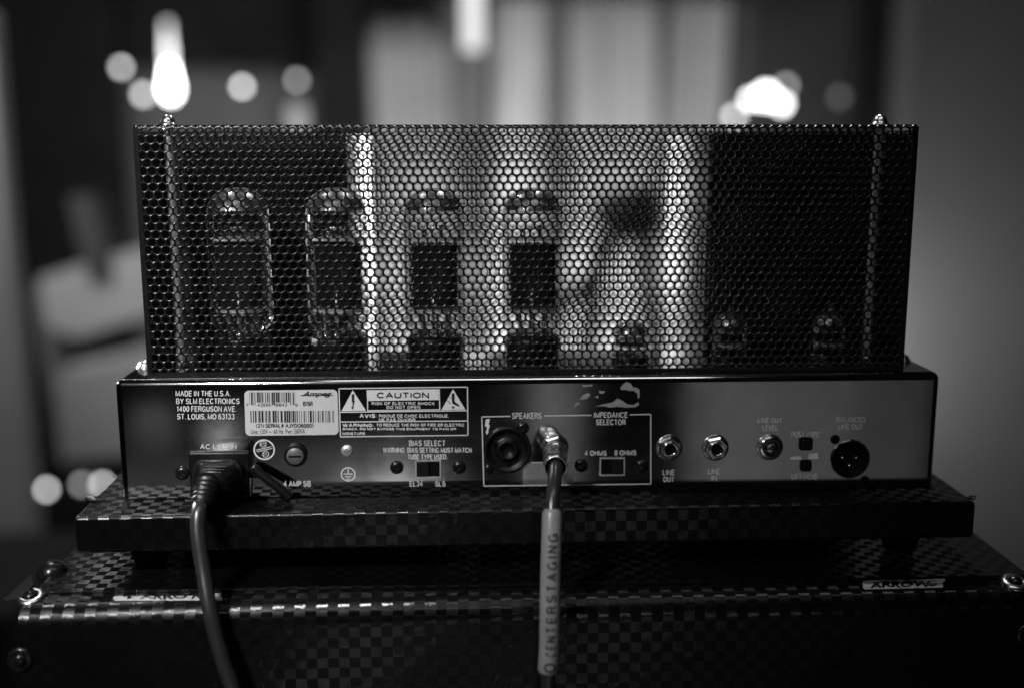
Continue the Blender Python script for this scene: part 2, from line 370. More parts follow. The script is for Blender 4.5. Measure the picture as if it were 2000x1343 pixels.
def pline(mb, a, b, wpx=2., y=-.00012):
    (x0, z0), (x1, z1) = pc(*a), pc(*b); d = Vector((x1-x0, z1-z0)); n = Vector((-d.y, d.x)).normalized()*(wpx/PXM/2)
    mb.add([(x0-n.x, y, z0-n.y), (x1-n.x, y, z1-n.y), (x1+n.x, y, z1+n.y), (x0+n.x, y, z0+n.y)], [(0, 1, 2, 3)])

# ================================================================== AMPLIFIER
CH = .0697; HW = .235; CD = .08
amp = empty('amplifier', 'steel tube amplifier with black perforated cage, rear panel facing the camera', 'amplifier')
chassis = rbox('chassis', (-HW, 0, .0008), (HW, CD, CH), .0042, M['steel'], amp, 4, only=lambda c: c.z > .01)

# ---- perforated cage: one bent sheet (front, top, back) with real holes
CX0, CX1, CTOP, CY0, CY1 = -.2178, .2154, .2097, .008, .066
PIT = .005; RH = .00208; TH = .0009; RB = .0028
def bent(u, off):
    """u runs up the front, over the top, down the back; off is depth into the sheet"""
    L1 = (CTOP-RB)-CH; A = RB*math.pi/2; L2 = (CY1-CY0)-2*RB
    u = np.asarray(u); y = np.empty_like(u); z = np.empty_like(u)
    a = u < L1; y[a] = CY0+off; z[a] = CH+u[a]
    b = (u >= L1) & (u < L1+A); t = (u[b]-L1)/RB; y[b] = CY0+RB-(RB-off)*np.cos(t); z[b] = CTOP-RB+(RB-off)*np.sin(t)
    c = (u >= L1+A) & (u < L1+A+L2); y[c] = CY0+RB+(u[c]-L1-A); z[c] = CTOP-off
    d = (u >= L1+A+L2) & (u < L1+2*A+L2); t = (u[d]-L1-A-L2)/RB; y[d] = CY1-RB+(RB-off)*np.sin(t); z[d] = CTOP-RB+(RB-off)*np.cos(t)
    e = u >= L1+2*A+L2; y[e] = CY1-off; z[e] = CTOP-RB-(u[e]-L1-2*A-L2)
    return y, z, 2*L1+2*A+L2
def perforated(name, x0, x1, u0, u1, mapf, parent, mt, phase=0.):
    rows = int((u1-u0)/(PIT*.866))+2; cols = int((x1-x0)/PIT)+3
    ang = np.arange(12)*math.pi/6
    hexr = np.where(np.arange(12) % 2 == 0, PIT/2, PIT/math.sqrt(3))   # mid-edges at 0,60.. corners between
    hx, hy = hexr*np.cos(ang), hexr*np.sin(ang); cx, cy = RH*np.cos(ang), RH*np.sin(ang)
    V = []
    for r in range(rows):
        for c in range(cols):
            X = x0-PIT/2+c*PIT+(PIT/2 if r % 2 else 0)+phase; U = u0+r*PIT*.866
            if X > x1+PIT or U > u1+PIT: continue
            V.append(np.stack([np.concatenate([cx, hx])+X, np.concatenate([cy, hy])+U], 1))
    V = np.array(V); V[..., 0] = V[..., 0].clip(x0, x1); V[..., 1] = V[..., 1].clip(u0, u1)
    nh = len(V); P = V.reshape(-1, 2)
    k = np.arange(12); k2 = (k+1) % 12
    q = np.stack([k, 12+k, 12+k2, k2], 1)[None]+(np.arange(nh)*24)[:, None, None]; q = q.reshape(-1, 4)
    wl = np.stack([k, k2], 1)[None]+(np.arange(nh)*24)[:, None, None]; wl = wl.reshape(-1, 2)
    # drop quads that the border has flattened
    a = P[q]; s = np.abs((a[:, 2, 0]-a[:, 0, 0])*(a[:, 3, 1]-a[:, 1, 1])-(a[:, 3, 0]-a[:, 1, 0])*(a[:, 2, 1]-a[:, 0, 1]))
    q = q[s > 1e-10]; s2 = np.linalg.norm(P[wl[:, 0]]-P[wl[:, 1]], axis=1); wl = wl[s2 > 1e-6]
    f = mapf(P, 0.); b = mapf(P, TH); n = len(P)
    verts = np.concatenate([f, b])
    faces = np.concatenate([q, (q+n)[:, ::-1], np.stack([wl[:, 0], wl[:, 1], wl[:, 1]+n, wl[:, 0]+n], 1)])
    me = bpy.data.meshes.new(name); me.vertices.add(len(verts)); me.vertices.foreach_set('co', verts.ravel())
    nf = len(faces); me.loops.add(nf*4); me.loops.foreach_set('vertex_index', faces.ravel().astype(np.int32))
    me.polygons.add(nf); me.polygons.foreach_set('loop_start', (np.arange(nf)*4).astype(np.int32)); me.polygons.foreach_set('loop_total', np.full(nf, 4, np.int32))
    me.update(calc_edges=True); me.validate()
    return link(name, me, parent, mt)
_, _, ULEN = bent(np.array([0.]), 0)
def map_wrap(P, off):
    y, z, _ = bent(P[:, 1], off); return np.stack([P[:, 0], y, z], 1)
cage = perforated('cage', CX0, CX1, .0022, ULEN-.0022, map_wrap, amp, M['mesh'], .0013)
for sgn, X in ((1, CX0), (-1, CX1)):
    MB().box((X if sgn > 0 else X-.0009, CY0+.0022, CH), (X+.0009 if sgn > 0 else X, CY1-.0022, CTOP-.0032)).build('side_panel', M['mesh'], cage)
    for yy in (CY0-.0004, CY1-.0022):
        MB().box((X-.0004 if sgn > 0 else X-.0024, yy, CH), (X+.0024 if sgn > 0 else X+.0004, yy+.0026, CTOP-.0012)).build('corner_strip', M['mesh'], cage)
for yy in (CY0-.0005,): MB().box((CX0+.0026, yy, CH+.0001), (CX1-.0026, yy+.0013, CH+.0026)).build('bottom_hem', M['mesh'], cage)
# posts with dome nuts
for px, pb in ((328, 345), (1719, 1706)):
    t = at(px, 240, .032); x = t.x; 
    MB().tube([(x, .032, CH), (x, .032, CTOP+.001)], .0028, 14).build('post', M['zinc'], cage)
    MB().lathe([(.0052, 0), (.0052, .0006), (.0044, .0009), (.0041, .0022), (.0038, .003), (.003, .0046), (.0016, .0056), (0, .0059)], (x, .032, CTOP+.0002), n=24).build('dome_nut', M['nickel'], cage)
    # bracket foot of the post
    MB().lathe([(.0048, 0), (.0048, .003), (.0016, .0034)], (x, .032, CH), n=6, smooth=False).build('post_nut', M['nickel'], cage)
for px, py in ((284, 712), (1776, 702)):
    p = atz(px, py, CH); p.y = min(max(p.y, .03), .06)
    x = -.2275 if px < 1000 else .2262
    MB().lathe([(.0052, 0), (.0052, .0005), (.0046, .0006), (.0042, .002), (.003, .0034), (.0012, .0041), (0, .0043)], (x, .036, CH+.0001), n=24).build('chassis_screw', M['nickel'], amp)

# ---- vacuum tubes
TY = .036
def zt(px, py): return at(px, py, TY).z
def power_tube(px):
    x = at(px, 520, TY).x
    zb = zt(px, 655); ztop = zt(px, 367)
    b = MB().lathe([(0, 0), (.0165, 0), (.0168, .003), (.0168, zb-CH-.0015), (.0162, zb-CH), (.0135, zb-CH+.0005), (0, zb-CH+.0005)], (x, TY, CH+.0001)).build('power_tube', M['base'], amp)
    R = .0178; n = .0128; h = ztop-zb
    prof = [(n, 0), (n+.0004, .003), (R-.0012, .007), (R, .010), (R, h-.017), (R-.0003, h-.0130), (R-.0014, h-.0090), (R-.0042, h-.0046), (R-.0088, h-.0016), (.005, h-.0003), (0, h)]
    MB().lathe(prof, (x, TY, zb), n=40).build('glass_bulb', M['glass'], b)
    g = [(R-.0016, h-.0112), (R-.0024, h-.0090), (R-.0052, h-.0052), (R-.0096, h-.0024), (.005, h-.0011), (0, h-.0008)]
    MB().lathe([(R-.0010, h-.0125)]+g, (x, TY, zb), n=40).build('getter_flash', M['getter'], b)
    z0, z1 = zt(px, 598), zt(px, 476)
    rb = rbox('plate', (x-.0134, TY-.0065, z0), (x+.0134, TY+.0065, z1), .003, M['plate'], b, 3, only=lambda c: abs(c.z-(z0+z1)/2) < 1e-4)
    for zz in (z1+.0022, z0-.0028): MB().lathe([(0, 0), (.0152, 0), (.0152, .0012), (0, .0012)], (x, TY, zz), n=28, smooth=False, sq=(1, .75)).build('mica_disc', M['mica'], b)
    MB().tube([(x+.004, TY-.004, z1+.003), (x+.004, TY-.004, z1+.011)], .0012, 8).tube([(x-.005, TY, z1+.003), (x-.005, TY, z1+.009)], .0008, 8).tube([(x-.005, TY, z1+.009), (x+.006, TY-.002, z1+.0095)], .0007, 8).build('getter_holder', M['nickel'], b)
    w = MB()
    for k in range(6):
        a = k*math.pi/3+.4; w.tube([(x+.0075*math.cos(a), TY+.0055*math.sin(a), zb), (x+.0095*math.cos(a), TY+.006*math.sin(a), z0-.003)], .0011, 8)
    w.build('lead_wire', M['zinc'], b)
    MB().lathe([(.0105, 0), (.0095, .004), (.006, .0065), (0, .007)], (x, TY, zb), n=20).build('glass_stem', M['glass'], b)
for px in (469, 660, 849, 1040): power_tube(px)
def small_tube(px, top, shield):
    x = at(px, 650, TY).x; zt0 = zt(px, top); h = zt0-CH
    b = MB().lathe([(0, 0), (.0108, 0), (.0108, .005), (.0102, .0056), (0, .0056)], (x, TY, CH+.0001)).build('preamp_tube', M['base'], amp)
    R = .0099
    MB().lathe([(R, .0056), (R, h-.0125), (R-.0008, h-.0095), (R-.0035, h-.0065), (.0035, h-.005), (.0016, h-.0035), (.0012, h-.0012), (0, h)], (x, TY, CH), n=28).build('glass_bulb', M['glass'], b)
    MB().lathe([(R-.0007, h-.0122), (R-.0016, h-.0094), (R-.0042, h-.0068), (.003, h-.0058), (0, h-.0056)], (x, TY, CH), n=28).build('getter_flash', M['getter'], b)
    rbox('plate', (x-.0072, TY-.003, CH+.012), (x-.0005, TY+.003, CH+h-.018), .001, M['plate'], b, 2)
    rbox('plate', (x+.0005, TY-.003, CH+.012), (x+.0072, TY+.003, CH+h-.018), .001, M['plate'], b, 2)
    MB().lathe([(0, 0), (.0088, 0), (.0088, .0006), (0, .0006)], (x, TY, CH+h-.0165), n=20, smooth=False).lathe([(0, 0), (.0088, 0), (.0088, .0006), (0, .0006)], (x, TY, CH+.0105), n=20, smooth=False).build('mica_disc', M['mica'], b)
for px, top, sh in ((1231, 612, True), (1426, 596, False), (1618, 594, False)): small_tube(px, top, sh)

# ---- transformers standing behind the cage
for px0, px1, nm in ((-1, 684, 0), (1381, -1, 1)):
    y0, y1 = .086, .235
    if nm == 0: xa, xb = -.222, at(px1, 480, y0).x
    else: xa, xb = at(px0, 480, y0).x, .222
    t = rbox('transformer', (xa, y0, .004), (xb, y1, CTOP-.003), .002, M['core'], amp, 2)
    xs = xb if nm == 0 else xa
    rbox('lit_side_strip', (xs-.0015 if nm == 0 else xs-.0004, y0+.001, .012), (xs+.0004 if nm == 0 else xs+.0015, y1-.001, CTOP-.0045), .0002, M['lit_pale'] if nm == 0 else M['mid'], t, 1)  # pale left, grey right: how brightly each side is lit, put into colour
    if nm: MB().tube([(at(1312, 480, .246).x,   .244, .0005), (at(1312, 480, .246).x, .244, CTOP-.012)], .0042, 16).build('added_streak_rod', M['lit_pale'], t)  # made-up rod, added for the bright streak beside the right transformer
    MB().box((xa+.004, y0+.004, .0004), (xb-.004, y1-.004, .0045)).build('mounting_foot', M['core'], t)

# ---- rear panel print
pr = chassis
for s, b in (('MADE IN THE U.S.A.', (343, 762, 451, 773)), ('BY SLM ELECTRONICS', (344, 777, 468, 788)), ('1400 FERGUSON AVE.', (345, 792, 462, 803)),
             ('ST. LOUIS, MO 63133', (346, 807, 458, 820)), ('AC LINE IN', (391, 866, 462, 876)), ('4 AMP SB', (554, 938, 607, 949)), ('BIAS SELECT', (799, 859, 870, 870)),
             ('WARNING: BIAS SETTING MUST MATCH', (748, 873, 921, 883)), ('TUBE TYPE USED.', (796, 886, 874, 896)), ('EL34', (800, 938, 826, 949)), ('6L6', (850, 938, 870, 949)),
             ('SPEAKERS', (1000, 805, 1058, 817)), ('IMPEDANCE', (1160, 804, 1226, 815)), ('SELECTOR', (1164, 818, 1222, 829)), ('4 OHMS', (1142, 879, 1185, 889)), ('8 OHMS', (1200, 878, 1243, 888)),
             ('LINE', (1294, 916, 1318, 927)), ('OUT', (1295, 930, 1317, 940)), ('LINE', (1383, 914, 1406, 925)), ('IN', (1389, 928, 1400, 938)), ('LINE OUT', (1480, 815, 1528, 825)),
             ('LEVEL', (1489, 829, 1520, 840)), ('POST / PRE', (1545, 842, 1601, 853)), ('LIFT / GND', (1546, 924, 1597, 935)), ('BALANCED', (1633, 813, 1690, 824)), ('LINE OUT', (1637, 827, 1685, 838))):
    caps(s, b, pr, M['print'], 1.6, gap=.28)
f = MB()
for a, b in (((941, 813), (997, 812)), ((1063, 811), (1155, 810)), ((1230, 809), (1271, 808)), ((1271, 808), (1271, 944)), ((1271, 944), (945, 948)), ((945, 948), (941, 813))): pline(f, a, b)
f.build('outline_print', M['print'], pr)
def bolt(mb, cx, top, bot, wpx, y):
    h = bot-top; P = [(-.1, 0), (.5, -.02), (.38, .42), (.5, .40), (.28, .76), (.42, .74), (.12, 1.), (-.05, .72), (.1, .75), (.16, .5), (-.2, .54)]
    mb.poly([pc(cx+(p[0]-.12)*wpx, top+p[1]*h) for p in P][::-1], y)
MB().poly([pc(*p) for p in ((949, 818), (957, 817), (954, 829), (957, 829), (953, 842), (955, 842), (951, 848), (948, 841), (950, 841), (951, 832), (947, 832))][::-1], -.00012).build('bolt_symbol', M['print'], pr)
# small level marks between the push buttons
MB().poly([pc(*p) for p in ((1542, 896), (1546, 891), (1563, 890), (1566, 896))][::-1], -.00012).poly([pc(*p) for p in ((1578, 895), (1580, 885), (1597, 883), (1598, 895))][::-1], -.00012).build('level_marks', M['print'], pr)
# torn sticker residue, film patch
rs = MB()
for P in (((1211, 757), (1216, 750), (1224, 745), (1232, 748), (1236, 755), (1243, 756), (1249, 760), (1249, 775), (1246, 778), (1245, 768), (1238, 762), (1228, 762), (1222, 760), (1214, 761)),
          ((1162, 793), (1180, 788), (1196, 785), (1206, 777), (1216, 782), (1224, 788), (1236, 790), (1247, 784), (1248, 790), (1240, 794), (1222, 795), (1206, 793), (1190, 795), (1178, 792)),
          ((1121, 794), (1124, 787), (1133, 784), (1130, 789)), ((1132, 780), (1138, 770), (1150, 766), (1153, 771), (1146, 778)), ((1169, 762), (1182, 763), (1178, 768), (1171, 767)), ((1161, 775), (1168, 771), (1169, 777)), ((1137, 751), (1157, 750), (1157, 753), (1139, 755))):
    rs.poly([pc(*p) for p in P][::-1], -.00015)
rs.build('sticker_residue', M['clear'], pr)
MB().poly([pc(*p) for p in ((1021, 903), (1120, 903), (1119, 946), (1021, 947))][::-1], -.00010).build('film_patch', M['film'] if 'film' in M else M['steel'], pr)
fe = MB(); pline(fe, (1037, 902), (1060, 902), 1.6); pline(fe, (1106, 903), (1122, 903), 1.6); fe.build('film_edge', M['print'], pr)

# ---- caution block
cb = MB()
for a, b in (((662, 758), (913, 755)), ((913, 755), (914, 849)), ((914, 849), (665, 852)), ((665, 852), (662, 758)), ((663, 804), (913, 801)), ((664, 823), (914, 821)), ((718, 781), (718, 801)), ((718, 801), (859, 799)), ((859, 799), (858, 759))): pline(cb, a, b, 2.0)
cb.poly([pc(*p) for p in ((716, 761), (858, 759), (858, 780), (717, 782))][::-1], -.00012)
cb.poly([pc(*p) for p in ((689, 761), (715, 801), (667, 802))][::-1], -.00012).poly([pc(*p) for p in ((885, 759), (909, 799), (862, 800))][::-1], -.00012)
caution = cb.build('caution_print', M['print'], amp)
MB().poly([pc(*p) for p in ((687, 769), (692.5, 768.5), (691.5, 781), (693.5, 781), (690, 794), (692.5, 793.5), (688, 799), (685.5, 793.5), (688, 794), (689, 784), (687, 784))][::-1], -.0002).build('bolt_symbol', M['ink'], caution)
MB().poly([pc(*p) for p in ((882, 768), (885, 766.5), (888, 768), (888, 783), (898, 791), (896, 793), (885, 788), (883, 785))][::-1], -.0002).disc(pc(885, 794.5), 2.6/PXM, -.0002, 14).build('exclamation_symbol', M['ink'], caution)
sc_ = MB(); pline(sc_, (872, 780), (880, 787), 1.6, -.0002); pline(sc_, (876, 772), (884, 779), 1.2, -.0002); sc_.build('scratch', M['ink'], caution)
caps('CAUTION', (736, 765, 838, 777), caution, M['ink'], 2.8, -.0002)
for s, b, bo in (('RISK OF ELECTRIC SHOCK', (726, 784, 849, 790), .01), ('DO NOT OPEN', (755, 791.5, 821, 797.5), .01), ('AVIS:', (702, 807, 737, 815), .03), ('RISQUE DE CHOC ELECTRIQUE.', (740, 808, 877, 814.5), .01), ('NE PAS OUVRIR.', (740, 816, 814, 821.5), .01),
             ('WARNING:', (669, 826, 731, 833), .03), ('TO REDUCE THE RISK OF FIRE OR ELECTRIC', (735, 826, 907, 832), .01), ('SHOCK, DO NOT EXPOSE THIS EQUIPMENT TO RAIN OR', (669, 834.5, 891, 841), .01), ('MOISTURE.', (669, 843, 716, 848.5), .01)):
    caps(s, b, caution, M['print'], 1.9 if bo > .02 else 1.25, gap=.3)

# ---- serial label
def rrect(x0, y0, x1, y1, r, n=6):
    P = []
    for cx, cy, a0 in ((x1-r, y0+r, -90), (x1-r, y1-r, 0), (x0+r, y1-r, 90), (x0+r, y0+r, 180)):
        for k in range(n+1):
            a = math.radians(a0+90*k/n); P.append((cx+r*math.cos(a), cy+r*math.sin(a)))
    return P
lab = MB().poly([pc(x+(y-762)*.03, y-(x-477)*.012) for x, y in rrect(477, 762, 659, 850, 9)][::-1], -.00012).build('serial_label', M['label'], amp)
def barcode(x0, y0, x1, y1, seed, n, longs=()):
    rnd = random.Random(seed); mb = MB(); x = x0; i = 0; ws = [rnd.choice((1, 1, 2, 2, 3, 4)) for _ in range(n)]; k = (x1-x0)/sum(ws)
    for i, wv in enumerate(ws):
        if i % 2 == 0:
            yb = y1+(5 if (x < x0+10 or x > x1-12 or abs(x-(x0+x1)/2) < 4) and longs else 0)
            mb.poly([pc(*p) for p in ((x, y0), (x+wv*k, y0), (x+wv*k+.6, yb), (x+.6, yb))][::-1], -.0002)
        x += wv*k
    return mb.build('barcode', M['ink'], lab)
barcode(487, 765, 576, 785, 3, 51, (1,)); barcode(489, 801, 652, 824, 11, 79)
for s, b, bo, sh in (('7', (480, 787, 485, 793), .0, 0), ('43565', (503, 786.5, 529, 793), 0, 0), ('18843', (535, 786.5, 561, 793), 0, 0), ('0', (577, 787, 582, 793), 0, 0), ('B15R', (592, 783, 611, 792), .03, 0),
                     ('(21) SERIAL# AJYDO60001', (500, 826, 613, 834.5), .02, 0), ('Line: 120V ~  60 Hz  Pwr: 260VA', (490, 837.5, 596, 845.5), .01, 0), ('Ampeg', (589, 763.5, 649, 775), .03, .45)):
    if sh or 'z' in s: text(s, b, lab, M['ink'], -.0002, bo, sh)
    else: caps(s, b, lab, M['ink'], 1.2 if len(s) < 7 and s != 'B15R' else 1.7, -.0002)
lg = MB(); pline(lg, (587, 771.5), (651, 770.5), 1.6, -.0002); lg.build('logo_stroke', M['ink'], lab)

# ---- certification mark, earth mark
c = pc(516, 877)
cm = MB().ring(c, 18.3/PXM, 21/PXM, -.00016).build('certification_mark', M['print'], amp)
MB().disc(c, 18.4/PXM, -.00012).build('black_field', M['ink'], cm)
k = MB()
for cx, cy in ((514, 866), (519, 886)): k.ring(pc(cx, cy), 5.4/PXM, 6.6/PXM, -.00018, 20)
pline(k, (500, 878), (530, 871), 1.4, -.00018); pline(k, (502, 881), (532, 874), 1.4, -.00018)
k.build('mark_print', M['print'], cm)
text('ETL', (509.5, 863.5, 518.5, 868.5), cm, M['print'], -.00018); text('ETL', (514.5, 883.5, 523.5, 888.5), cm, M['print'], -.00018)
c = pc(680, 925); e = MB().ring(c, 12.4/PXM, 14.6/PXM, -.00012)
for a, b in (((680, 914), (680, 924)), ((671, 924.5), (689, 924.5)), ((674, 929.5), (686, 929.5)), ((677, 934), (683, 934))): pline(e, a, b, 1.8)
e.build('earth_mark', M['print'], amp)

# ---- screws and sockets on the panel
def screw(px, py, r, mt, parent=amp, name='panel_screw', dome=.55):
    x, z = pc(px, py); r /= PXM
    s = MB().lathe([(r, 0), (r, r*.12), (r*.96, r*.25), (r*.8, r*dome*.75), (r*.5, r*dome*.95), (0, r*dome)], (x, 0, z), (0, -1, 0), 24).build(name, mt, parent)
    a = random.uniform(.1, .7); y = -r*dome*.93-.0001; mb = MB()
    for k in (0, math.pi/2):
        ca, sa = math.cos(a+k), math.sin(a+k); l, wd = r*.42, r*.11
        mb.add([(x+ca*i*l-sa*j*wd, yy, z+sa*i*l+ca*j*wd) for yy in (y, y+r*.2) for i, j in ((-1, -1), (1, -1), (1, 1), (-1, 1))],
               [(0, 1, 2, 3), (0, 4, 5, 1), (1, 5, 6, 2), (2, 6, 7, 3), (3, 7, 4, 0)])
    mb.build('cross_slot', M['void'], s); return s  # raised dark cross; its colour stands in for the shade of a slot
for px, py, r in ((356, 923, 14), (499, 919, 14), (775, 912, 13.5), (897, 912, 13.5), (1135, 908, 13.5), (1254, 909, 13.5), (1022, 835, 12), (955, 915, 10)): screw(px, py, r, M['screw'])
screw(678, 879, 12, M['zinc'], name='ground_screw')
# fuse holder
x, z = pc(578, 887)
fh = MB().lathe([(.0066, 0), (.0066, .002), (.0060, .0026), (.0051, .0026), (.0051, .0012)], (x, 0, z), (0, -1, 0), 32).build('fuse_holder', M['black'], amp)
MB().lathe([(.0049, .001), (.0049, .0034), (.0045, .0038), (0, .0038)], (x, 0, z), (0, -1, 0), 32).build('fuse_cap', mat('fuse_cap_grey', .16, .4, .5, noise=.1), fh)
MB().box((x-.0036, -.00395, z-.0005), (x+.0034, -.0036, z+.0005)).build('slot', M['void'], fh)
# slide switches
def slide_switch(x0, y0, x1, y1, left):
    (xa, za), (xb, zb) = pc(x0, y1), pc(x1, y0); w = .0006
    fr = MB().box((xa-w, -.0016, za-w), (xb+w, -.00015, za)).box((xa-w, -.0010, zb), (xb+w, -.00015, zb+w)).box((xa-w, -.0014, za), (xa, -.00015, zb)).box((xb, -.0016, za), (xb+w, -.00015, zb)).build('slide_switch', M['zinc'], amp)
    MB().box((xa, -.00045, za), (xb, -.0002, zb)).build('well', M['void'], fr)
    xm = (xa+xb)/2
    a, b = (xa+.0003, xm+.0004) if left else (xm-.0004, xb-.0003)
    rbox('slider', (a, -.0016, za+.0004), (b, -.0004, zb-.0004), .0003, M['black'], fr, 2)
slide_switch(814, 899, 859, 929, True); slide_switch(1173, 894, 1218, 925, False)
# speaker socket (large round, twist-lock)
x, z = pc(991, 877); R = 47/PXM
so = MB().lathe([(R, 0), (R, .0016), (R*.97, .0021), (R*.9, .0021), (R*.84, .0016), (R*.8, .0004), (R*.46, .0004), (R*.44, .0022), (R*.36, .0024), (R*.3, .0022), (R*.28, .0006), (0, .0006)], (x, 0, z), (0, -1, 0), 48).build('speaker_socket', M['black'], amp)
MB().lathe([(R*1.005, .0009), (R*1.02, .0012), (R*1.005, .0015)], (x, 0, z), (0, -1, 0), 48).build('socket_rim', M['screw'], so)
for a in (.6, 2.7, 4.8):
    MB().box((x+R*.62*math.cos(a)-.0012, -.0012, z+R*.62*math.sin(a)-.0012), (x+R*.62*math.cos(a)+.0012, -.0004, z+R*.62*math.sin(a)+.0012)).build('key_slot', M['void'], so)
# jacks with washer, hex nut, threaded sleeve
def jack(px, py, name, hole=True, rot=.35):
    x, z = pc(px, py)
    j = MB().lathe([(.0078, 0), (.0078, .0005), (.0074, .0008), (.004, .0008)], (x, 0, z), (0, -1, 0), 36).build(name, M['nickel'], amp)
    MB().lathe([(.0071, .0008), (.0071, .0022), (.0062, .0029), (.0044, .0029)], (x, 0, z), (0, -1, 0), 6, False, rot).build('hex_nut', M['chrome'], j)
    MB().lathe([(.0046, .0012), (.0046, .0040), (.0042, .0045), (.0035, .0045), (.0032, .0040), (.0031, .0009)], (x, 0, z), (0, -1, 0), 32).build('sleeve', M['chrome'], j)
    MB().lathe([(.0032, .0012), (0, .0012)], (x, 0, z), (0, -1, 0), 24).build('bore', M['void'], j)
    return j
jack(1307, 873, 'line_jack', rot=.5); jack(1397, 873, 'line_jack', rot=.2)
spj = jack(1084, 872, 'speaker_jack', rot=.3)
x, z = pc(1503, 872)
lv = MB().lathe([(.0078, 0), (.0078, .0005), (.0074, .0008), (.004, .0008)], (x, 0, z), (0, -1, 0), 36).build('level_control', M['nickel'], amp)
MB().lathe([(.0068, .0008), (.0068, .0024), (.0060, .0031), (.0048, .0031)], (x, 0, z), (0, -1, 0), 24, True).build('hex_nut', M['chrome'], lv)
MB().lathe([(.0049, .0012), (.0049, .0036), (.0044, .004), (.0036, .004), (.0034, .0016)], (x, 0, z), (0, -1, 0), 32).build('bushing', M['screw'], lv)
MB().lathe([(.0028, .001), (.0028, .0046), (.0025, .0049), (0, .0049)], (x, 0, z), (0, -1, 0), 24).build('shaft', M['nickel'], lv)
MB().box((x-.0023, -.0051, z-.0004), (x+.0023, -.0048, z+.0004)).build('slot', M['void'], lv)
# push buttons
for a in ((1560, 853, 1587, 878), (1562, 897, 1585, 919)):
    (xa, za), (xb, zb) = pc(a[0], a[3]), pc(a[2], a[1])
    bt = rbox('push_button', (xa, -.0011, za), (xb, .001, zb), .0014, M['void'], amp, 3, only=lambda c: abs(c.y) < .0002)
    rbox('button_cap', (xa+.001, -.0022, za+.0008), (xb-.0008, -.0005, zb-.001), .0006, M['black'], bt, 2)
# balanced three-pin socket
x, z = pc(1660, 895); R = 38/PXM
xl = MB().lathe([(R*1.03, 0), (R*1.03, .0009), (R*.99, .0014), (R*.95, .0010), (R*.93, .0004), (0, .0004)], (x, 0, z), (0, -1, 0), 44).build('balanced_socket', M['void'], amp)
MB().lathe([(R*1.035, .0004), (R*1.05, .0008), (R*1.03, .0012)], (x, 0, z), (0, -1, 0), 44).build('socket_rim', M['nickel'], xl)
for px, py in ((1642, 890), (1669, 890), (1655, 905)):
    a = pc(px, py); MB().lathe([(.0008, .0003), (.0008, .0028), (.0005, .0034), (0, .0036)], (a[0], 0, a[1]), (0, -1, 0), 12).build('pin', M['nickel'], xl)
for px, py in ((1631, 857), (1689, 937)):
    a = pc(px, py); MB().lathe([(9.5/PXM, 0), (9.5/PXM, .0004), (8/PXM, .0009), (0, .001)], (a[0], 0, a[1]), (0, -1, 0), 20).build('rivet', M['void'], xl)
# power inlet
(xa, za), (xb, zb) = pc(373, 966), pc(489, 879)
inl = rbox('power_inlet', (xa, -.0022, za), (xb, .001, zb), .0015, M['black'], amp, 3, only=lambda c: abs(c.y+.0006) < .001 or c.y < -.002)
fx = MB()
for a, b in (((491, 930), (491, 964)), ((491, 965), (452, 967))): pline(fx, a, b, 2.2, -.0024)
fx.build('inlet_edge', M['nickel'], inl)
# retaining bar that leans from the right-hand inlet screw to the board
p0, p1 = at(503, 920, -.006), at(552, 958, -.010)
MB().tube([at(499, 915, -.004), p0, p1, at(566, 972, -.011)], [.0022, .0024, .0025, .0025], 16).build('retaining_bar', M['void'], amp)

# ================================================================== BASE BOARD
BX0, BX1, BY, BT = -.2525, .2497, -.0239, .0206
board = rbox('base_board', (BX0, BY, -BT-.0008), (BX1, .262, 0), .0022, M['fabric'], None, 3)
tag(board, 'flat board in black check fabric on dark feet directly under the steel amplifier', 'board')
for x, y in ((-.2205, .004), (.2185, .004), (-.2205, .2), (.2185, .2)):
    MB().lathe([(0, 0), (.0088, 0), (.0092, .0008), (.0135, .0152), (.0135, .0164), (0, .0164)], (x, y, -BT-.0166), n=28).build('foot', M['foot'], board)
MB().box((BX0+.045, .03, -BT-.0155), (BX1-.045, .255, -BT-.0001)).build('added_light_block', M['foot'], board)  # unseen block added to keep light off the cabinet lid
def flap(name, pts, th, parent, mt):
    n = len(pts); vs = [Vector(p) for p in pts]+[Vector(p)+Vector((0, 0, -th)) for p in pts]
    return MB().add(vs, [tuple(range(n)), tuple(range(2*n-1, n-1, -1))]+[(i, n+i, n+(i+1) % n, (i+1) % n) for i in range(n)]).build(name, mt, parent)
flap('fabric_flap', [at(170, 966, .004), at(178, 972, .002), at(200, 975, .0), at(212, 968, .006), at(192, 963, .006), at(176, 963, .006)], .0008, board, M['fabric'])
flap('fabric_flap', [at(1885, 968, -.018), at(1902, 974, -.020), at(1907, 967, -.018), at(1898, 966, -.016)], .0008, board, M['fabric'])

board.rotation_euler.z = .008; board.location.y = -.002

# ================================================================== SPEAKER CABINET
KX0, KX1, KY, KZ = -.2745, .2775, -.041, -.0374
KB = -1.0
cab = empty('speaker_cabinet', 'large black check fabric cabinet at the bottom, taped and riveted at its corners', 'cabinet')
top = rbox('top_panel', (KX0+.002, KY, KZ-.02), (KX1-.002, .30, KZ), .0012, M['fabric2'], cab, 2)
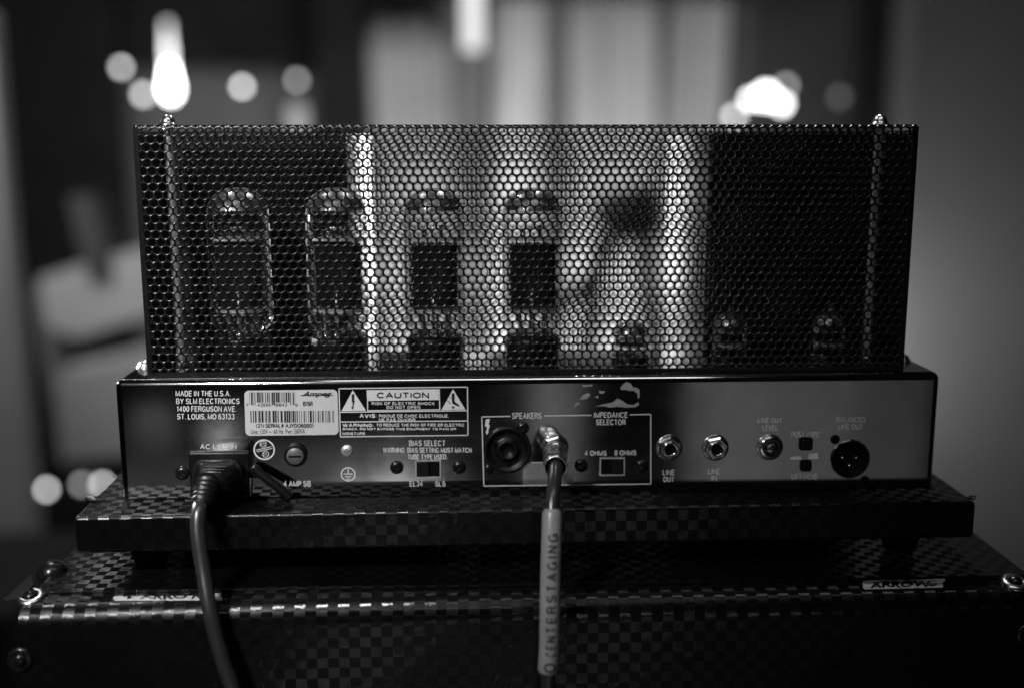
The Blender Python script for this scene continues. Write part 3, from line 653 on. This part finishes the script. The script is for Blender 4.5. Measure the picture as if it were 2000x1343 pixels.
# body: rounded front edge a little below the top panel
bm = MB(); prof = []
y0 = KY-.0005; z0 = KZ-.0022; RR = .0122
prof = [(.3, KZ-.0023), (KY+.004, KZ-.0023), (y0, z0)]
for k in range(9):
    a = math.pi/2*k/8; prof.append((y0-.004-RR*.9*math.sin(a), z0-.0006-RR*(1-math.cos(a))))
prof += [(prof[-1][0], KB), (.3, KB)]
n = len(prof)
vs = [(KX0, p[0], p[1]) for p in prof]+[(KX1, p[0], p[1]) for p in prof]
bm.add(vs, [(i, i+1, n+i+1, n+i) for i in range(n-1)]+[(n-1, 0, n, 2*n-1)], True)
bm.add(vs, [tuple(range(n-1, -1, -1)), tuple(range(n, 2*n))])
body = bm.build('body', M['fabric2'], cab)
try: body.data.set_sharp_from_angle(angle=math.radians(40))
except Exception: pass
YF = prof[-2][0]
def strip_pt(px, py):
    """point on the rounded front edge under a photograph pixel"""
    d = pray(px, py); best = None
    for i in range(2, 11):
        (ya, za), (yb, zb) = prof[i], prof[i+1]; e = Vector((0, yb-ya, zb-za)); nrm = Vector((0, -(zb-za), yb-ya))
        den = d.dot(nrm)
        if abs(den) < 1e-9: continue
        t = (Vector((0, ya, za))-CAM).dot(nrm)/den; P = CAM+d*t; s = (P-Vector((P.x, ya, za))).dot(e)/e.length_squared
        if -.02 <= s <= 1.02 and (best is None or t < best[0]): best = (t, P)
    return best[1] if best else CAM+d*.6
def tape(px0, py0, px1, py1, slope, s, nm):
    nx, nz = 10, 4; vs = []
    for j in range(nz+1):
        for i in range(nx+1):
            px = px0+(px1-px0)*i/nx; py = py0+(py1-py0)*j/nz+slope*(px-px0)
            if i in (0, nx): px += random.uniform(-3, 3)
            p = strip_pt(px, py); d = (CAM-p).normalized(); vs.append(p+d*.0004)
    fs = [(j*(nx+1)+i, (j+1)*(nx+1)+i, (j+1)*(nx+1)+i+1, j*(nx+1)+i+1) for j in range(nz) for i in range(nx)]
    t = MB().add(vs, fs, True).build('tape_label', M['tape'], cab)
    me, co = text_mesh(s, .035)
    out = np.empty_like(co)
    mx, my = (px1-px0)*.08, (py1-py0)*.16
    for i, (u, v, _) in enumerate(co):
        px = px0+mx+(px1-px0-2*mx)*u; py = py1-my-(py1-py0-2*my)*v+slope*(px-px0)+1.0*math.sin(u*17)
        p = strip_pt(px, py); out[i] = p+(CAM-p).normalized()*.0008
    me.vertices.foreach_set('co', out.ravel()); me.materials.clear(); me.update()
    link('lettering', me, t, M['ink']); return t
tape(222, 1154, 433, 1172, -.004, '\u2191 ARROWS', 'a'); tape(1687, 1133, 1843, 1150, -.024, 'ARROWS', 'b')
# corner hardware
def cup_screw(p, nrm, r, name='corner_screw', mt='nickel'):
    s = MB().lathe([(r, 0), (r*.98, r*.12), (r*.7, r*.26), (r*.52, r*.2)], p, nrm, 28).build(name, M[mt], cab)
    MB().lathe([(r*.56, r*.1), (r*.5, r*.32), (r*.3, r*.48), (0, r*.52)], p, nrm, 24).build('screw_head', M['screw'], s)
cup_screw(strip_pt(60, 1166)+Vector((0, 0, .0002)), (0, -.25, 1), .0075)
cup_screw(strip_pt(1982, 1138)+Vector((0, 0, .0002)), (0, -.25, 1), .0075)
for px, py in ((40, 1286), (2006, 1240)):
    p = at(px, py, YF); cup_screw(p+Vector((0, -.0002, 0)), (0, -1, 0), .0068, mt='screw')
kn = at(100, 1120, -.02)
MB().lathe([(.0085, -.004), (.0088, .0), (.0078, .004), (.0052, .0068), (.002, .008), (0, .0082)], (KX0+.002, -.012, KZ-.002), (-.35, -.1, 1), 24).build('corner_dome', M['screw'], cab)
flap('corner_flap', [at(4, 1168, -.045), at(14, 1163, -.044), at(60, 1120, -.03), at(66, 1140, -.04), at(40, 1166, -.046), at(12, 1172, -.047)], .001, cab, M['foot'])

# ================================================================== POWER CORD
pcord = empty('power_cord', 'black moulded power plug and cord in the inlet at the left', 'power cord')
# moulded plug body: outline facing the camera, tapering towards the strain relief
P0 = [(374, 940), (379, 905), (388, 897), (455, 896), (468, 903), (474, 930), (470, 962), (440, 966), (392, 966), (375, 958)]
P1 = [(380, 938), (385, 911), (392, 903), (450, 902), (462, 910), (464, 925), (428, 950), (420, 956), (390, 957), (381, 952)]
vs = [at(a, b, -.0025) for a, b in P0]+[at(a, b, -.016) for a, b in P0]+[at(a, b, -.026) for a, b in P1]
n = len(P0)
bmx = bmesh.new(); bv = [bmx.verts.new(v) for v in vs]
for i in range(n):
    j = (i+1) % n
    for o_ in (0, n): bmx.faces.new((bv[o_+i], bv[o_+j], bv[o_+n+j], bv[o_+n+i]))
bmx.faces.new(bv[2*n:]); bmesh.ops.recalc_face_normals(bmx, faces=bmx.faces[:])
bmesh.ops.bevel(bmx, geom=[e for e in bmx.edges if not e.is_boundary], offset=.0011, segments=2, affect='EDGES')
me = bpy.data.meshes.new('plug'); bmx.to_mesh(me); bmx.free()
for p in me.polygons: p.use_smooth = True
plug = link('plug', me, pcord, M['rubber'])
gr = MB()
for k, (a, b) in enumerate(((398, 441), (399, 438), (402, 432))):
    gr.tube([at(a, 911+k*5.6, -.0265), at(b, 911+k*5.6, -.0265)], .00035, 8)
gr.build('grip_ridge', M['rubber'], plug)
# strain relief rings
ax0, ax1 = at(408, 938, -.022), at(392, 988, -.040)
axd = (ax1-ax0); L = axd.length; axd.normalize()
prof_s = [(.0068, 0), (.0074, .001)]
for k in range(5):
    z = .003+k*(L-.004)/5; r = .0074-.0004*k
    prof_s += [(r, z), (r, z+.0022), (r-.0017, z+.0026), (r-.0017, z+.0034)]
prof_s += [(.0052, L), (.0046, L+.0004)]
MB().lathe(prof_s, ax0, axd, 28).build('strain_relief', M['rubber'], pcord)
cp = curve_path([ax1-axd*.004, ax1+axd*.004, at(387, 1040, -.049), at(397, 1110, -.056), at(412, 1200, -.066), at(436, 1290, -.070), at(455, 1345, -.072), at(485, 1450, -.074), at(490, 1600, -.074)], 10)
MB().tube(cp, .0040, 20).build('cable', M['cable'], pcord)

# ================================================================== SPEAKER CABLE
sc = empty('speaker_cable', 'speaker cable with ribbed metal jack plug and a pale printed sleeve', 'cable')
jx, jz = pc(1083, 872)
a0 = Vector((jx, -.0046, jz)); a1 = at(1085, 912, -.034); ad = (a1-a0); L = ad.length; ad.normalize()
prof_p = [(.0036, 0), (.0052, .0006), (.0062, .0012), (.0062, .004), (.0070, .0046), (.0070, .0075), (.0062, .008)]
for k in range(3):
    z = .0095+k*.0038; prof_p += [(.0054, z), (.0064, z+.0005), (.0064, z+.0016), (.0054, z+.0022)]
prof_p += [(.0062, .022), (.0066, .0226), (.0067, L-.003), (.0064, L), (.0056, L), (.0053, L-.003)]
pl = MB().lathe(prof_p, a0, ad, 28).build('jack_plug', M['plug'], sc)
MB().lathe([(.0053, L-.0028), (0, L-.0028)], a0, ad, 20).build('bore', M['void'], pl)
rb = MB()
for k in range(10):
    a = 2*math.pi*k/10; h = Vector((1, 0, 0)); e1 = (h-ad*h.dot(ad)).normalized(); e2 = ad.cross(e1)
    c_ = e1*math.cos(a)*.0062+e2*math.sin(a)*.0062; rb.tube([a0+ad*.0085+c_, a0+ad*.0215+c_], .0004, 6)
rb.build('rib', M['plug'], pl)
sp = [a1-ad*.006, a1+ad*.002, at(1082, 950, -.050), at(1079, 990, -.058), at(1077, 1060, -.066), at(1075, 1130, -.072), at(1074, 1200, -.077), at(1073, 1260, -.079), at(1071, 1300, -.080), at(1070, 1345, -.080), at(1068, 1500, -.080), at(1068, 1650, -.079)]
cpth = curve_path(sp, 10)
MB().tube(cpth, .0038, 20).build('cable', M['cable'], sc)
def py_of(p):
    d = p-CAM; return 671.5-F_PX*d.dot(up)/d.dot(fw)
sl = [p for p in cpth if 991 < py_of(p) < 1310]
rad = [.0053]*len(sl); rad[0] = .0046; rad[1] = .0052; rad[-1] = .0050
slo = MB().tube(sl, rad, 24).build('printed_sleeve', M['sleeve'], sc)
# lettering wrapped on the sleeve: reads from bottom to top
def on_sleeve(s, v0, v1, half, bold):
    N_ = len(sl)-1; mb = MB()
    def fn(u, v):
        t = (v0+(v1-v0)*u)*N_; k = min(int(t), N_-1); p = sl[k].lerp(sl[k+1], t-k)
        tg = (sl[k+1]-sl[k]).normalized(); side = rt-tg*rt.dot(tg); side.normalize(); nn = side.cross(tg)
        if nn.dot(CAM-p) < 0: nn = -nn
        th = (v-.5)*2*half-.12
        return p+(nn*math.cos(th)-side*math.sin(th))*.00545
    x = 0; items = []
    for ch in s: items.append((x, GL[ch][1])); x += GL[ch][0]+.5
    x -= .5
    for xo, stx in items:
        for line in stx:
            fine = []
            for a_, b_ in zip(line[:-1], line[1:]): fine += [(a_[0]+(b_[0]-a_[0])*q/3, a_[1]+(b_[1]-a_[1])*q/3) for q in range(3)]
            fine.append(line[-1])
            stroke(mb, [((xo+p[0]), p[1]) for p in fine], bold, 0, lambda X, Y: fn(X/x, Y))
    mb.build('lettering', M['inkgrey'], slo)
on_sleeve('CENTERSTAGING', .81, .13, .42, .2)
on_sleeve('O', .955, .885, .5, .2)

# ================================================================== ROOM BEHIND
def struct(o): o['kind'] = 'structure'; return o
FZ = KB
struct(MB().box((-4, -3.2, FZ-.05), (4, 3.0, FZ)).build('floor', M['floor']))
struct(MB().box((-4, 2.8, FZ), (4, 2.9, 2.4)).build('wall', M['wall']))
def slab(name, px0, px1, py0, py1, Y, th, mt, r=.01, zfloor=False):
    a, b = at(px0, py1, Y), at(px1, py0, Y)
    return rbox(name, (a.x, Y, FZ if zfloor else a.z), (b.x, Y+th, b.z), min(r, th*.4), mt, None, 2)
tag(slab('curtain', -60, 205, -200, 760, 2.6, .06, M['dark'], zfloor=True), 'dark curtain hanging at the far left behind the amplifier', 'curtain')
tag(slab('curtain', 205, 610, -200, 130, 2.72, .05, M['dark']), 'short dark curtain along the top behind the left lamps', 'curtain')
def drape(px0, px1, py0, Y, mt, folds, amp_, seed):
    """a hanging cloth with soft vertical folds, down to the floor"""
    a, b = at(px0, 480, Y), at(px1, 480, Y); zt_ = at(px0, py0, Y).z; rnd = random.Random(seed)
    ph = [rnd.uniform(0, 6.28) for _ in range(3)]; nx, nz = 60, 14; vs = []
    for k in range(nz+1):
        z = zt_+(FZ-zt_)*k/nz
        for i in range(nx+1):
            t = i/nx; env = min(1, 6*t, 6*(1-t))
            f_ = math.sin(2*math.pi*folds*t+ph[0]+.25*k/nz)+.5*math.sin(2*math.pi*folds*2.3*t+ph[1]-.4*k/nz)
            vs.append((a.x+(b.x-a.x)*t+.01*math.sin(ph[2]+k*.5), Y+.06*(1-env)+amp_*f_*(.6+.4*k/nz), z))
    fs = [(k*(nx+1)+i, (k+1)*(nx+1)+i, (k+1)*(nx+1)+i+1, k*(nx+1)+i+1) for k in range(nz) for i in range(nx)]
    o = MB().add(vs, fs, True).build('drape', mt); md = o.modifiers.new('thick', 'SOLIDIFY'); md.thickness = .004
    o['group'] = 'drapes along the back wall'; return o
tag(drape(702, 886, 34, 2.66, M['panel2'], 2.2, .022, 1), 'grey drape left of the bright light strip', 'drape', 'drapes along the back wall')
tag(drape(962, 1066, -200, 2.66, M['panel'], 1.3, .018, 2), 'narrow pale drape right of the bright light strip', 'drape', 'drapes along the back wall')
tag(drape(1104, 1300, -200, 2.68, M['panel2'], 1.5, .024, 5), 'wide grey drape between the pale drape and the right lamps', 'drape', 'drapes along the back wall')
tag(drape(1296, 1420, -200, 2.66, M['panel2'], 1.6, .020, 9), 'grey drape just left of the brightest lamp', 'drape', 'drapes along the back wall')
tag(slab('curtain', 1440, 1690, -200, 900, 2.66, .05, mat('charcoal_cloth', .015, .9, noise=.2, nscale=8), zfloor=True), 'charcoal curtain behind the right lamps', 'curtain')
tag(slab('post', 1684, 1724, -200, 900, 2.2, .08, M['dark'], zfloor=True), 'black upright post behind the right dome nut', 'post')
tag(slab('post', 640, 700, -200, 900, 2.55, .05, M['dark'], zfloor=True), 'dark upright post left of the grey drape, above the second tube', 'post')
tag(slab('partition', 1724, 2300, -300, 900, 1.5, .05, M['partition'], zfloor=True), 'plain grey partition filling the right edge', 'partition')
tag(slab('beam', 640, 1480, -260, -10, 2.5, .1, M['dark']), 'dark beam across the top above the drapes', 'beam')
p = slab('door_post', -150, -24, 20, 1100, 1.3, .06, M['post'], zfloor=True)
tag(p, 'pale upright post at the very left edge', 'post')
# light strip
def glow_box(name, px0, px1, py0, py1, Y, s, label):
    a, b = at(px0, py1, Y), at(px1, py0, Y)
    o = rbox(name, (a.x, Y, a.z), (b.x, Y+.02, b.z), .004, emit(name+'_glow', 1, s), None, 2); return tag(o, label, 'lamp')
glow_box('light_strip', 906, 940, -120, 98, 2.45, 1.05, 'bright upright light strip at the top centre')
glow_box('lit_screen', 566, 596, 205, 330, 2.5, .4, 'small pale lit panel above the cage left of centre')
def bulb(px, py, Y, r, s, label, stretch=1.0, group=None):
    p = at(px, py, Y)
    o = MB().lathe([(0, -r*stretch)]+[(r*math.cos(a), r*stretch*math.sin(a)) for a in np.linspace(-1.45, 1.45, 11)]+[(0, r*stretch)], p, (0, 0, 1), 16).build('glowing_bulb', emit('bulb_glow', 1, s))
    tag(o, label, 'lamp', group); return o
G = 'small lamps glowing in the dark room'
lampA = empty('hanging_lamp', 'large bright lamp straight above the left dome nut', 'lamp', group=G)
a = at(333, 172, 2.4); b = at(335, 45, 2.4)
MB().lathe([(0, -.03)]+[(.018*math.cos(t), .03*math.sin(t)) for t in np.linspace(-1.4, .6, 8)]+[(.012, .035), (.008, .06), (.0, .075)], a, (0, 0, 1), 16).build('bulb', emit('bulb_glow', 1, 14), lampA)
MB().lathe([(0, .05), (.008, .05), (.009, .09), (.009, .115), (0, .115)], a, (0, 0, 1), 16).build('streak_lower', emit('neck_glow', 1, 3.6), lampA)  # glowing shape added for the streak of glow above the bulb
MB().lathe([(0, .1152), (.007, .1152), (.006, b.z-a.z), (0, b.z-a.z)], a, (0, 0, 1), 16).build('stem', emit('stem_glow', 1, 2.4), lampA)  # upper end of the same added glow streak
bulb(237, 132, 2.3, .009, 5.5, 'leftmost small lamp at the upper left', 1, G)
bulb(280, 185, 2.4, .011, 5, 'small lamp touching the left side of the large bright lamp', 1, G)
bulb(473, 170, 2.2, .009, 7, 'round lamp standing alone right of the large bright lamp', 1, G)
bulb(580, 157, 2.4, .009, 3, 'round lamp directly over the small pale lit panel', 1, G)
bulb(1496, 188, 2.4, .023, 9, 'brightest lamp above the right half of the cage', 1, G)
bulb(1527, 204, 2.4, .014, 9, 'bright lamp at the lower right edge of the brightest lamp', 1, G)
bulb(1466, 195, 2.4, .012, 9, 'lamp at the left edge of the brightest lamp', 1, G)
bulb(1434, 228, 2.4, .012, 5, 'low ghost disc just over the cage left of the brightest lamp', 1, G)  # glowing disc added for a ghost of the brightest lamp
bulb(1535, 168, 2.4, .011, 2.2, 'ghost disc at the upper right of the brightest lamp', 1, G)  # second added disc, also a ghost rather than a lamp
bulb(1640, 190, 2.4, .013, .35, 'dim lamp beside the black upright post', 1, G)
bulb(91, 955, 2.1, .008, 7, 'low lamp alone at the lower left', 1, G)
bulb(160, 945, 2.3, .010, 2.2, 'low lamp half covered by its right neighbour', 1, G)
bulb(200, 945, 2.2, .009, 6, 'low lamp closest to the board corner', 1, G)
# dark stool behind the cage
st = empty('stool', 'dark padded stool seen through the cage right of the tall tubes', 'stool')
c0 = at(1215, 470, 1.5); c1 = at(1215, 335, 1.5)
MB().lathe([(0, 0)]+[(.07*math.cos(t), .05+.05*math.sin(t)) for t in np.linspace(-1.4, 1.4, 9)]+[(0, .1)], c0, (.25, 0, 1), 28).build('seat', M['charcoal'], st)
for sx, sy in ((-1, -1), (1, -1), (1, 1), (-1, 1)):
    MB().tube([c0+Vector((sx*.04, sy*.04, .01)), Vector((c0.x+sx*.15, c0.y+sy*.15, FZ))], .009, 10).build('leg', M['mid'], st)
ms = empty('microphone_stand', 'black microphone stand with a tilted boom behind the cage, left of the dark stool', 'microphone stand')
b0, b1, b2 = at(1085, 610, 1.25), at(1150, 545, 1.25), at(1250, 400, 1.25)
MB().tube([b0, b1, b2], [.016, .011, .008], 12).build('boom', M['dark'], ms)
MB().tube([b1, Vector((b1.x, b1.y, FZ+.02))], .010, 12).build('pole', M['dark'], ms)
MB().lathe([(0, 0), (.14, 0), (.14, .012), (.03, .025), (0, .025)], (b1.x, b1.y, FZ), n=28).build('base', M['dark'], ms)
MB().lathe([(0, -.05), (.024, -.045), (.027, .0), (.024, .03), (0, .035)], b2, (b2-b1), 16).build('microphone', M['dark'], ms)
# pale armchair at the left
ch = empty('armchair', 'pale blurred armchair at the left beside the cage', 'armchair')
def quadblock(name, pts, Y, th, mt, parent):
    A = [at(a, b, Y) for a, b in pts]; B = [v+Vector((0, th, 0)) for v in A]; n = len(A)
    return MB().add(A+B, [tuple(range(n-1, -1, -1)), tuple(range(n, 2*n))]+[(i, (i+1) % n, n+(i+1) % n, n+i) for i in range(n)]).build(name, mt, parent)
quadblock('backrest', [(75, 545), (150, 520), (320, 480), (340, 600), (150, 660), (95, 640)], 1.9, .2, M['pale'], ch)
quadblock('arm', [(132, 385), (172, 380), (210, 520), (165, 525)], 1.86, .1, M['charcoal'], ch)
quadblock('seat', [(110, 730), (330, 690), (340, 880), (120, 900)], 1.8, .2, M['pale'], ch)
quadblock('frame', [(60, 560), (90, 640), (150, 900), (120, 905)], 1.88, .1, M['mid'], ch)
tag(slab('low_case', -200, 30, 1196, 1330, .9, .35, M['dark'], zfloor=True), 'black low case at the bottom left edge', 'case')
